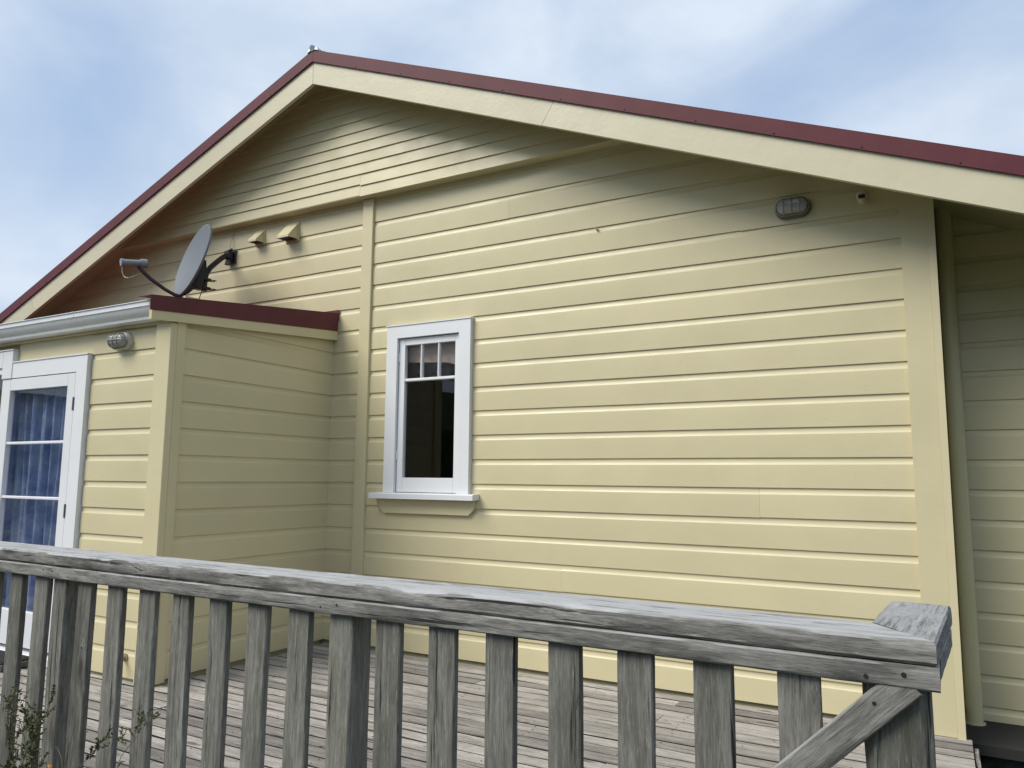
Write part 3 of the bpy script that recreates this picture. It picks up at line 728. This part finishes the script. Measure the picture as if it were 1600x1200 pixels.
# feed arm and receiver
foot = frame @ Vector((0, -.325, -.03)); head = frame @ Vector((0, -.235, .355))
arm = [foot, dl(0, -.335, .03), dl(0, -.325, .11), dl(0, -.292, .235), dl(0, -.262, .305), head]
smooth_by_angle(link('feed_arm', tube_bm(arm, .0145, 10), 'arm', dish))
bm = bmesh.new(); ld = (dl(0, -.02, .0) - dl(0, -.20, .43)).normalized()
h0 = dl(0, -.205, .345)
side = (frame.to_3x3() @ Vector((1, 0, 0)))
tube_bm([h0 - ld*.0, h0 + ld*.02, h0 + ld*.045], .036, 16, bm)
smooth_by_angle(link('feed_horn', bm, 'lnb', dish))
bm = bmesh.new(); tube_bm([h0 - ld*.005, h0 - ld*.04, h0 - ld*.05, h0 - ld*.13], .026, 14, bm)
tube_bm([h0 - ld*.125, h0 - ld*.145], .030, 14, bm)
smooth_by_angle(link('receiver', bm, 'lnb', dish))
bm = bmesh.new(); tail = h0 - ld*.13
pts = [tail + Vector((0, 0, -.02)), tail + Vector((.0, 0, -.07)), tail + Vector((.02, .01, -.115)), tail + Vector((.07, .02, -.125)), dl(0, -.262, .305) + Vector((-.03, 0, -.01)), dl(0, -.27, .29)]
def catmull(P, n=5):
    P = [P[0]] + P + [P[-1]]; o = []
    for i in range(1, len(P)-2):
        for j in range(n):
            t = j/n; a, b, c, d = P[i-1:i+3]; o.append(.5*((2*b) + (c-a)*t + (2*a-5*b+4*c-d)*t*t + (3*b-3*c+d-a)*t**3))
    return o + [P[-2]]
tube_bm(catmull(pts), .0034, 6, bm); link('cable', bm, 'cable', dish)
bm = bmesh.new(); q = [dl(0, -.33, -.03), dl(.02, -.36, -.10), dl(.03, -.34, -.16), Vector((-5.37, -.36, 2.60)) - DO]
tube_bm(catmull(q), .004, 6, bm); link('cable', bm, 'dark_metal', dish)
bm = bmesh.new(); q = [Vector((-5.455, -.03, 3.03)), Vector((-5.452, -.03, 3.10)), Vector((-5.448, -.012, 3.17)), Vector((-5.446, -.004, 3.23))]
tube_bm(catmull([p - DO for p in q]), .0034, 6, bm); link('cable', bm, 'cable', dish)

# ================================================================== COWL VENTS
def vent(x0, x1, z0, z1, depth, label):
    t = thing('vent_cowl', label, 'vent', ((x0+x1)/2, 0, z0), 'cowl vents under the gable'); w = (x1-x0)/2; h = z1-z0
    link('flange', box_bm(-w, w, -.012, -.0006, 0, h, .002), 'cream', t)
    w2 = w - .010; bm = bmesh.new(); th = .003
    for s in (-1, 1):
        prism_bm([(-.0125, h - .012), (-.0125, .018), (-depth, .012), (-depth, .03)], s*w2 - .0015, s*w2 + .0015, 'x', bm)
    vs = [bm.verts.new(p) for p in ((-w2, -.0125, h-.012), (w2, -.0125, h-.012), (w2, -depth, .03), (-w2, -depth, .03), (-w2, -depth, .012), (w2, -depth, .012))]
    vi = [bm.verts.new(v.co + Vector((0, .003, -.003))) for v in vs]
    bm.faces.new((vs[0], vs[3], vs[2], vs[1])); bm.faces.new((vs[3], vs[4], vs[5], vs[2])); bm.faces.new((vi[0], vi[1], vi[2], vi[3])); bm.faces.new((vi[3], vi[2], vi[5], vi[4]))
    link('hood', bm, 'cream', t)
    link('grille', box_bm(-w2 + .002, w2 - .002, -depth + .012, -.0127, .020, .024, 0), 'black', t)
vent(-5.168, -5.046, 3.05, 3.185, .095, 'smaller cream cowl vent, the one nearer the satellite dish')
vent(-4.795, -4.640, 3.02, 3.19, .118, 'larger cream cowl vent, the one nearer the vertical batten')

# ================================================================== BULKHEAD LIGHTS
def bulkhead(label, loc, base_mat, scale=1., grp='caged bulkhead lights on the walls'):
    t = thing('wall_light', label, 'wall light', loc, grp)
    def oval(L_, H_, seg=28):
        o = []
        for k in range(seg):
            a = 2*math.pi*k/seg; r_ = H_/2; x = math.cos(a)*r_ + math.copysign(L_/2 - r_, math.cos(a)); z = math.sin(a)*r_; o.append((x*scale, z*scale))
        return o
    def stack(levels, mat, name):
        bm = bmesh.new(); rings = [[bm.verts.new((x*f, -y*scale, z*f2)) for x, z in oval(L_, H_)] for (L_, H_, y, f, f2) in levels]
        for A, B in zip(rings, rings[1:]):
            for k in range(len(A)): bm.faces.new((A[k], A[(k+1) % len(A)], B[(k+1) % len(A)], B[k]))
        bm.faces.new(rings[-1]); bm.faces.new(rings[0][::-1]); bmesh.ops.recalc_face_normals(bm, faces=bm.faces[:])
        return smooth_by_angle(link(name, bm, mat, t), 35)
    stack([(.205, .118, .001, 1, 1), (.205, .118, .030, 1, 1), (.195, .108, .038, 1, 1)], base_mat, 'base')
    gl = stack([(.175, .090, .0382, 1, 1), (.172, .088, .060, 1, 1), (.155, .072, .080, 1, 1), (.12, .045, .090, 1, 1)], 'lampglass', 'lamp_glass')
    bm = bmesh.new(); ring = [Vector((x, -.046*scale, z)) for x, z in oval(.190, .104)]; ring.append(ring[0])
    tube_bm(ring, .0032*scale, 6, bm)
    for xo in (-.045, .0, .045):
        pts = [Vector((xo*scale, -.046*scale, .050*scale)), Vector((xo*scale, -.078*scale, .042*scale)), Vector((xo*scale, -.094*scale, .02*scale)), Vector((xo*scale, -.096*scale, 0)), Vector((xo*scale, -.094*scale, -.02*scale)), Vector((xo*scale, -.078*scale, -.042*scale)), Vector((xo*scale, -.046*scale, -.050*scale))]
        tube_bm(pts, .003*scale, 6, bm)
    for zo in (.0,):
        pts = [Vector((-.093*scale, -.046*scale, zo)), Vector((-.08*scale, -.08*scale, zo)), Vector((-.055*scale, -.095*scale, zo)), Vector((.055*scale, -.095*scale, zo)), Vector((.08*scale, -.08*scale, zo)), Vector((.093*scale, -.046*scale, zo))]
        tube_bm(pts, .003*scale, 6, bm)
    link('cage', bm, 'cage', t)
def lampglass():
    m, t, b = newmat('frosted_lamp_glass'); b.inputs['Base Color'].default_value = (.34, .34, .33, 1); b.inputs['Roughness'].default_value = .12
    v = coords(t, (1, 1, 1), False); w = nd(t, 'ShaderNodeTexWave', {'Scale': 70, 'Distortion': 1.}); t.links.new(v, w.inputs[0]); bump(t, b, w.outputs[1], .4, .003)
    b.inputs['Coat Weight'].default_value = .4; return m
M['lampglass'] = lampglass()
bulkhead('small off white caged bulkhead light on the lean-to wall beside the door', (-4.690, AY, 1.928), 'lampbase', .95)
bulkhead('grey oval caged bulkhead light under the right eave of the main wall', (-.706, 0, 2.630), 'lampgrey', .98)
# sensor
sn = thing('movement_sensor', 'small cream domed sensor on the main wall beside the corner board', 'sensor', (-.338, 0, 2.62))
bm = bmesh.new(); tube_bm([(0, -.0006, 0), (0, -.03, 0)], .028, 16, bm); smooth_by_angle(link('mount', bm, 'cream', sn))
bm = bmesh.new(); bmesh.ops.create_uvsphere(bm, u_segments=16, v_segments=10, radius=.031, matrix=Matrix.Translation((0, -.05, .008))); link('housing', bm, 'lampbase', sn, smooth=True)
bm = bmesh.new(); box_bm(-.017, .017, -.083, -.066, -.014, .004, .003, bm); link('lens', bm, 'black', sn)
bm = bmesh.new(); tube_bm([(0, -.05, -.016), (0, -.05, -.034)], .024, 14, bm, taper=.7); smooth_by_angle(link('lower_cap', bm, 'cream', sn))
# little hook
bm = bmesh.new(); tube_bm([(0, 0, 0), (0, -.018, 0), (0, -.024, .005), (0, -.023, .012)], .0035, 8, bm); tube_bm([(0, -.0005, 0), (0, -.006, 0)], .009, 10, bm)
tag(link('wall_hook', bm, 'cream', None, (-1.94, 0, 2.70), smooth=True), 'tiny painted hook in the middle of the upper main wall', 'hook')
# pipe stub / tap near the deck
tp = thing('pipe_stub', 'short painted pipe stub poking out low beside the annex corner', 'pipe', (-4.455, AY, -.052))
bm = bmesh.new(); tube_bm([(0, -.001, 0), (0, -.009, 0)], .024, 18, bm); smooth_by_angle(link('flange', bm, 'brassy', tp))
bm = bmesh.new(); tube_bm([(0, -.009, 0), (0, -.06, -.004), (-.004, -.10, -.010)], .0125, 14, bm); smooth_by_angle(link('pipe', bm, 'brassy', tp))

# ================================================================== DECK
deck = thing('deck', 'weathered grey timber deck in front of the house, boards parallel to the wall', 'deck', (-3, -1.5, -.45)); DKO = Vector((-3, -1.5, -.45))
deck_mesh = {}
def deck_plank(Ln):
    key = (round(Ln, 2), random.randrange(2))
    if key not in deck_mesh:
        bm = plank_bm(Ln, .0870, .028, max(4, int(Ln*4)), .0035, .0016, seed=len(deck_mesh)+3, freq=2.5)
        deck_mesh[key] = link('deck_board', bm, 'deckw', deck); return deck_mesh[key]
    o = deck_mesh[key].copy(); C.objects.link(o); return o
DT = -.195
joists = [-8.0 + .6*i for i in range(14)]
i = 0; y = -.050
while y > -3.0:
    wide = y - .0475 > AY
    xs = [-8.3 if not wide else AXR + .034, .030]
    pts = [xs[0]]; cand = [j for j in (-6.2, -5.0, -3.8, -2.6, -1.4) if xs[0] + .5 < j < -.5]
    random.shuffle(cand); pts += sorted(cand[:(2 if not wide else 1)]) + [xs[1]]
    for a, b in zip(pts, pts[1:]):
        o = deck_plank(b - a - .003)
        dz = random.uniform(-.0015, .0015)
        o.location = Vector((a, y + random.uniform(-.001, .001), DT - .014 + dz)) - DKO; o.rotation_euler = (random.uniform(-.012, .012), 0, random.uniform(-.0004, .0004)); o.parent = deck
    y -= .0997; i += 1
for j in range(14):
    x = -8.1 + .62*j
    if x > -.1: break
    o = link('joist', plank_bm(2.88 if x > -4.2 else 1.44, .045, .14, 4, .002, .001), 'deckdark', deck, Vector((x, -2.96, DT - .101)) - DKO, (0, 0, R(90)))
link('joist', plank_bm(2.88, .045, .14, 4, .002, .001), 'deckdark', deck, Vector((-.004, -2.96, DT - .101)) - DKO, (0, 0, R(90)))
link('end_fascia', plank_bm(2.98, .020, .17, 6, .002, .001, seed=4), 'deckw', deck, Vector((.043, -3.0, DT - .118)) - DKO, (0, 0, R(90)))
link('front_fascia', plank_bm(8.34, .036, .17, 10, .002, .001, seed=5), 'post', deck, Vector((-8.3, -2.988, DT - .117)) - DKO)
for x in (-7.6, -5.2, -2.8, -.4):
    for y_ in (-2.7, -1.6):
        link('pile', box_bm(-.06, .06, -.06, .06, -.12, .0, .004), 'deckdark', deck, Vector((x + .0, y_, -.366)) - DKO)
# nails along the deck over a few joists that show
def nailheads(name, pts, r, parent, off, axis='z'):
    bm = bmesh.new()
    for p in pts:
        mt = Matrix.Translation(Vector(p) - off) @ (Matrix.Rotation(R(90), 4, 'X') if axis == 'y' else Matrix())
        bmesh.ops.create_cone(bm, cap_ends=True, segments=6, radius1=r, radius2=r*.8, depth=.0016, matrix=mt)
    o = link(name, bm, 'dark_metal', parent); o['kind'] = 'stuff'; return o
pts = []
for j in range(14):
    x = -8.1 + .62*j; yy = -.05; q = 0
    while yy > -3.0:
        if x > AXR + .1 or yy - .05 < AY:
            for d in (-.024, .024): pts.append((x + random.uniform(-.008, .008), yy + d + random.uniform(-.004, .004), DT + .0009))
        yy -= .0997
    if x > -.7: break
nailheads('nail_heads', pts, .0035, deck, DKO)

bm = bmesh.new(); rl_ = random.Random(21)
for i in range(90):
    x = rl_.uniform(-4.1, 0); y = rl_.uniform(-2.9, -.1); a = rl_.uniform(0, 3.14); s_ = rl_.uniform(.004, .013)
    dx, dy = math.cos(a)*s_, math.sin(a)*s_; z_ = DT + .004
    v = [bm.verts.new((x-dx, y-dy, z_)), bm.verts.new((x+dy*.3, y-dx*.3, z_ + .002)), bm.verts.new((x+dx, y+dy, z_ + .001)), bm.verts.new((x-dy*.3, y+dx*.3, z_ + .003))]; bm.faces.new(v)
tag(link('leaf_litter', bm, 'twig', None), 'small dry leaf scraps and twigs scattered over the deck boards', 'leaf litter', kind='stuff')

# ================================================================== RAILING
rail = thing('railing', 'weathered grey timber railing with vertical balusters along the front of the deck', 'railing', (-1.5, -3.0, -.45)); RO = Vector((-1.5, -3.0, -.45))
tilt = math.atan(.0032)
X0 = -3.86
# cap rail: front face y=-3.05
cap = plank_bm(-.118 - X0, .140, .0405, 150, .0055, .0022, seed=2, cut1=-.786, dents=((1.55, .04, .005, -1, 1), (1.75, .03, .003, -1, 1), (2.72, .06, .006, -1, 1), (.95, .045, .003, -1, 1), (3.1, .04, .003, -1, 1)))
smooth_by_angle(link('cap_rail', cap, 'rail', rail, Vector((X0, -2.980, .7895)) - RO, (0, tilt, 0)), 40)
und = plank_bm(-.060 - X0, .088, .0395, 120, .004, .0018, seed=9)
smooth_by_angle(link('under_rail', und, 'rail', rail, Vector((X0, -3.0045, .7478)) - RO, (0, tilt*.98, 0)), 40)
# short return at the right-hand end
ret = plank_bm(.365, .117, .0415, 26, .004, .0014, seed=5, cut0=1.2)
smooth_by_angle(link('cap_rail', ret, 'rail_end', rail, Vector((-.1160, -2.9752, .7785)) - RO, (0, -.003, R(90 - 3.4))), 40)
ret2 = plank_bm(.33, .085, .040, 20, .004, .0014, seed=6)
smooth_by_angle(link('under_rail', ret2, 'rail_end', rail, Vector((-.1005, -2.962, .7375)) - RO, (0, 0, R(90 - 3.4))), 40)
# balusters
cs = [-3.724, -3.57, -3.416, -3.262, -3.108, -2.954, -2.806, -2.660, -2.419, -2.265, -2.110, -1.957, -1.803, -1.652, -1.500, -1.212, -1.056, -.902, -.748, -.593, -.438, -.284]
variants = []
for i, c_ in enumerate(cs):
    topz = .7275 - (c_ + 3.86)*.0032 + .001
    if i < 6:
        o = link('baluster', plank_bm(1.05, .0745, .020, 34, .0028, .0012, seed=20+i), 'post', rail); smooth_by_angle(o, 40); variants.append(o)
    else:
        o = variants[(i*5+2) % 6].copy(); C.objects.link(o)
    flip = (i*7 % 2)
    o.parent = rail; o.location = Vector((c_, -3.0205, topz if flip else topz - 1.05)) - RO
    # local X up (or down), width across world X, thickness along world Y
    o.rotation_euler = (R(90), R(-90) if not flip else R(90), 0)
    o.rotation_euler = (Matrix(((0, 1, 0), (0, 0, 1), (1, 0, 0))) if not flip else Matrix(((0, -1, 0), (0, 0, 1), (-1, 0, 0)))).to_euler()
    o.rotation_euler.y += 0
    o.rotation_euler.rotate_axis('Z', 0)
up3 = Matrix(((0, 1, 0), (0, 0, 1), (1, 0, 0)))   # columns: local X -> Z, local Y -> X, local Z -> Y
for c_, w_ in ((-3.86, .075), (-2.555, .074), (-1.360, .075)):
    o = link('post', plank_bm(.93, w_, .078, 26, .004, .0014, seed=int(-c_*10)), 'post', rail, Vector((c_, -2.990, DT + .0005)) - RO, up3.to_euler()); smooth_by_angle(o, 40)
pp = plank_bm(.918, .108, .105, 60, .016, .0045, seed=41, freq=2.2)
smooth_by_angle(link('post', pp, 'post', rail, Vector((-.128, -2.975, DT + .0005)) - RO, up3.to_euler()), 40)
# diagonal brace nailed to the front
ang = math.atan2(.1555, .160)
brl = 1.18; bx0, bz0 = -.118, .7355
br = plank_bm(brl, .054, .0150, 50, .003, .0010, seed=14)
d = Vector((-math.cos(R(43.6)), 0, -math.sin(R(43.6)))); n_ = Vector((0, -1, 0)); s_ = n_.cross(d)
mb = Matrix((d, s_, n_)).transposed()
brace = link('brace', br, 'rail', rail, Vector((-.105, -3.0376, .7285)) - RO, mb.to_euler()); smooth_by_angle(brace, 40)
# bolts and nail heads on the front faces
for (x, z, yv, r_) in ((-.171, .731, -3.0487, .0042), (-.113, .740, -3.0487, .0045), (-.160, .687, -3.0453, .0042), (-1.410, .737, -3.0487, .0024), (-1.358, .746, -3.0487, .0024), (-2.621, .749, -3.0487, .0022), (-2.570, .748, -3.0487, .0022), (-2.410, .522, -3.0317, .0026)):
    bm = bmesh.new(); bmesh.ops.create_cone(bm, cap_ends=True, segments=10, radius1=r_, radius2=r_*.85, depth=.0022, matrix=Matrix.Rotation(R(90), 4, 'X'))
    link('nail_head', bm, 'black', rail, Vector((x, yv, z)) - RO)

# ================================================================== GROUND DETAILS
# doormat on a low step by the glazed door
st = box('door_step', -6.9, -5.30, -1.735, -1.535, DT + .002, DT + .045, 'deckdark', None, .006)
tag(st, 'low dark timber step beneath the glazed door', 'step')
mt = bmesh.new(); box_bm(-.70, .70, -.10, .10, 0, .012, .004, mt)
for q in range(14): box_bm(-.68, .68, -.092 + q*.0135, -.086 + q*.0135, .0118, .016, .001, mt)
tag(link('doormat', mt, 'black', None, (-6.01, -1.636, DT + .0455)), 'black ribbed rubber mat on the step at the door', 'doormat')
# concrete gully beside the corner
gy_ = bmesh.new(); bmesh.ops.create_grid(gy_, x_segments=34, y_segments=20, size=.5)
for v in gy_.verts:
    v.co.x = v.co.x*1.5; v.co.y = v.co.y*.62
    v.co.z = .035 + .03*noise.noise(v.co*5) + .012*noise.noise(v.co*17) + .05*max(0, v.co.y/.31) - .07*max(0, (abs(v.co.x)-.55)/.2) - .06*max(0, (-v.co.y-.2)/.11)
cg = link('concrete_gully', gy_, 'concrete', None, (.70, .31, -.420), smooth=True); tag(cg, 'rough dark concrete at the foot of the recessed wall', kind='structure')
# moss tufts
bm = bmesh.new(); rnd = random.Random(3)
for i in range(1500):
    x = rnd.uniform(.10, .85); y = rnd.uniform(-.7, .33); 
    if noise.noise(Vector((x*5, y*5, 1.))) < -.12: continue
    if y > .10 and rnd.random() < .6: continue
    h = rnd.uniform(.015, .045); a = rnd.uniform(0, 6.28); dx, dy = math.cos(a)*.004, math.sin(a)*.004; zb_ = -.47 + (.03 if y > .05 else 0)
    v1 = bm.verts.new((x-dx, y-dy, zb_)); v2 = bm.verts.new((x+dx, y+dy, zb_)); v3 = bm.verts.new((x + rnd.uniform(-.02, .02), y + rnd.uniform(-.02, .02), zb_+h)); bm.faces.new((v1, v2, v3))
tag(link('moss', bm, 'leaf', None), 'dark green moss and grass beside the deck end', 'moss', kind='stuff')

# shrubs rising in front of the railing, lower left
def shrub(name, label, base, tips, seed, flowers=(), leafy=1., grp='wild twiggy shrubs outside the railing'):
    rnd = random.Random(seed); t = thing(name, label, 'shrub', base, grp); B = Vector(base)
    tw = bmesh.new(); lf = bmesh.new()
    def leaf(p, d, s):
        a = d.cross(Vector((rnd.uniform(-1, 1), rnd.uniform(-1, 1), rnd.uniform(-1, 1)))).normalized()
        q = p + d*s; v = [lf.verts.new(p - a*s*.16), lf.verts.new(p + d*s*.5 - a*s*.22), lf.verts.new(q), lf.verts.new(p + d*s*.5 + a*s*.22), lf.verts.new(p + a*s*.16)]; lf.faces.new(v)
    def grow(p, d, ln, r, depth):
        n = 5; pts = [p]
        for i in range(n):
            d = (d + Vector((rnd.gauss(0, .10 if depth == 3 else .2), rnd.gauss(0, .08), rnd.gauss(.03, .10)))).normalized(); p = p + d*ln/n; pts.append(p)
            if depth > 0 and rnd.random() < .8: grow(p, (d + Vector((rnd.gauss(0, .6), rnd.gauss(0, .5), rnd.gauss(.15, .3)))).normalized(), min(ln*rnd.uniform(.35, .6), rnd.uniform(.06, .15)), r*.55, depth-1)
            if depth < 2:
                for _ in range(int(4*leafy)):
                    leaf(p, (d + Vector((rnd.gauss(0, .8), rnd.gauss(0, .8), rnd.gauss(0, .5)))).normalized(), rnd.uniform(.005, .011))
        tube_bm(pts, r, 4, tw, taper=.4, cap=False)
    for tip in tips:
        tv = Vector(tip) - B; s0 = Vector((tv.x*.35 + rnd.uniform(-.03, .03), tv.y*.4, 0)); grow(s0, (tv - s0).normalized(), (tv - s0).length*.98, .0022, 3)
    link('twigs', tw, 'twig', t); link('leaves', lf, 'leaf', t)
    for f in flowers:
        bm = bmesh.new(); fp = Vector(f) - B
        for k in range(16):
            a = k*2.4; d = Vector((math.cos(a), math.sin(a)*.8, rnd.uniform(-.3, .7))).normalized(); s = rnd.uniform(.004, .0075)
            sd_ = d.cross(Vector((0, 0, 1))).normalized()
            o_ = fp + Vector((rnd.gauss(0, .003), rnd.gauss(0, .003), rnd.gauss(0, .002)))
            v = [bm.verts.new(o_), bm.verts.new(o_ + d*s*.6 - sd_*s*.35), bm.verts.new(o_ + d*s), bm.verts.new(o_ + d*s*.6 + sd_*s*.35)]; bm.faces.new(v)
        link('flower', bm, 'yellow', t)
Y1 = -3.20
shrub('shrub', 'twiggy olive shrub with orange flowers at the far left of the railing', (-2.32, Y1, -.47), [(-2.48, Y1+.02, .31), (-2.40, Y1, .36), (-2.52, Y1, .25), (-2.44, Y1-.02, .29), (-2.46, Y1-.02, .33), (-2.42, Y1-.02, .27)], 5, [(-2.45, Y1-.03, .225), (-2.47, Y1-.03, .235), (-2.44, Y1-.03, .205)], 1.4)
shrub('shrub', 'thin twiggy shrub with one orange flower against the left railing post', (-2.20, Y1, -.47), [(-2.30, Y1, .35), (-2.24, Y1, .30), (-2.33, Y1, .37), (-2.19, Y1, .27), (-2.37, Y1, .33), (-2.27, Y1-.01, .36), (-2.35, Y1-.02, .28), (-2.22, Y1-.02, .33), (-2.29, Y1+.02, .27), (-2.25, Y1-.02, .37)], 8, [(-2.215, Y1-.02, .262), (-2.207, Y1-.02, .255)], .6)
shrub('shrub', 'single leafy sprig right of the twiggy shrubs, below the fourth baluster', (-1.90, Y1, -.47), [(-1.93, Y1, .15)], 12, [], 3.)
bm = bmesh.new(); rnd = random.Random(9)
for i in range(26):
    x = rnd.uniform(-2.28, -2.0); y = Y1 + rnd.uniform(-.06, .05); h = rnd.uniform(.58, .74); lean = rnd.uniform(-.16, .2); pts = []
    for k in range(9):
        f = k/8; pts.append(Vector((x + lean*f*f*1.1, y, -.47 + h*math.sin(f*1.75)/math.sin(1.75)*1.0)))
    tube_bm(pts, .0014, 4, bm, taper=.3, cap=False)
tag(link('grass_tuft', bm, 'straw', None), 'pale dry grass blades arching beside the twiggy shrubs', 'grass', kind='stuff')
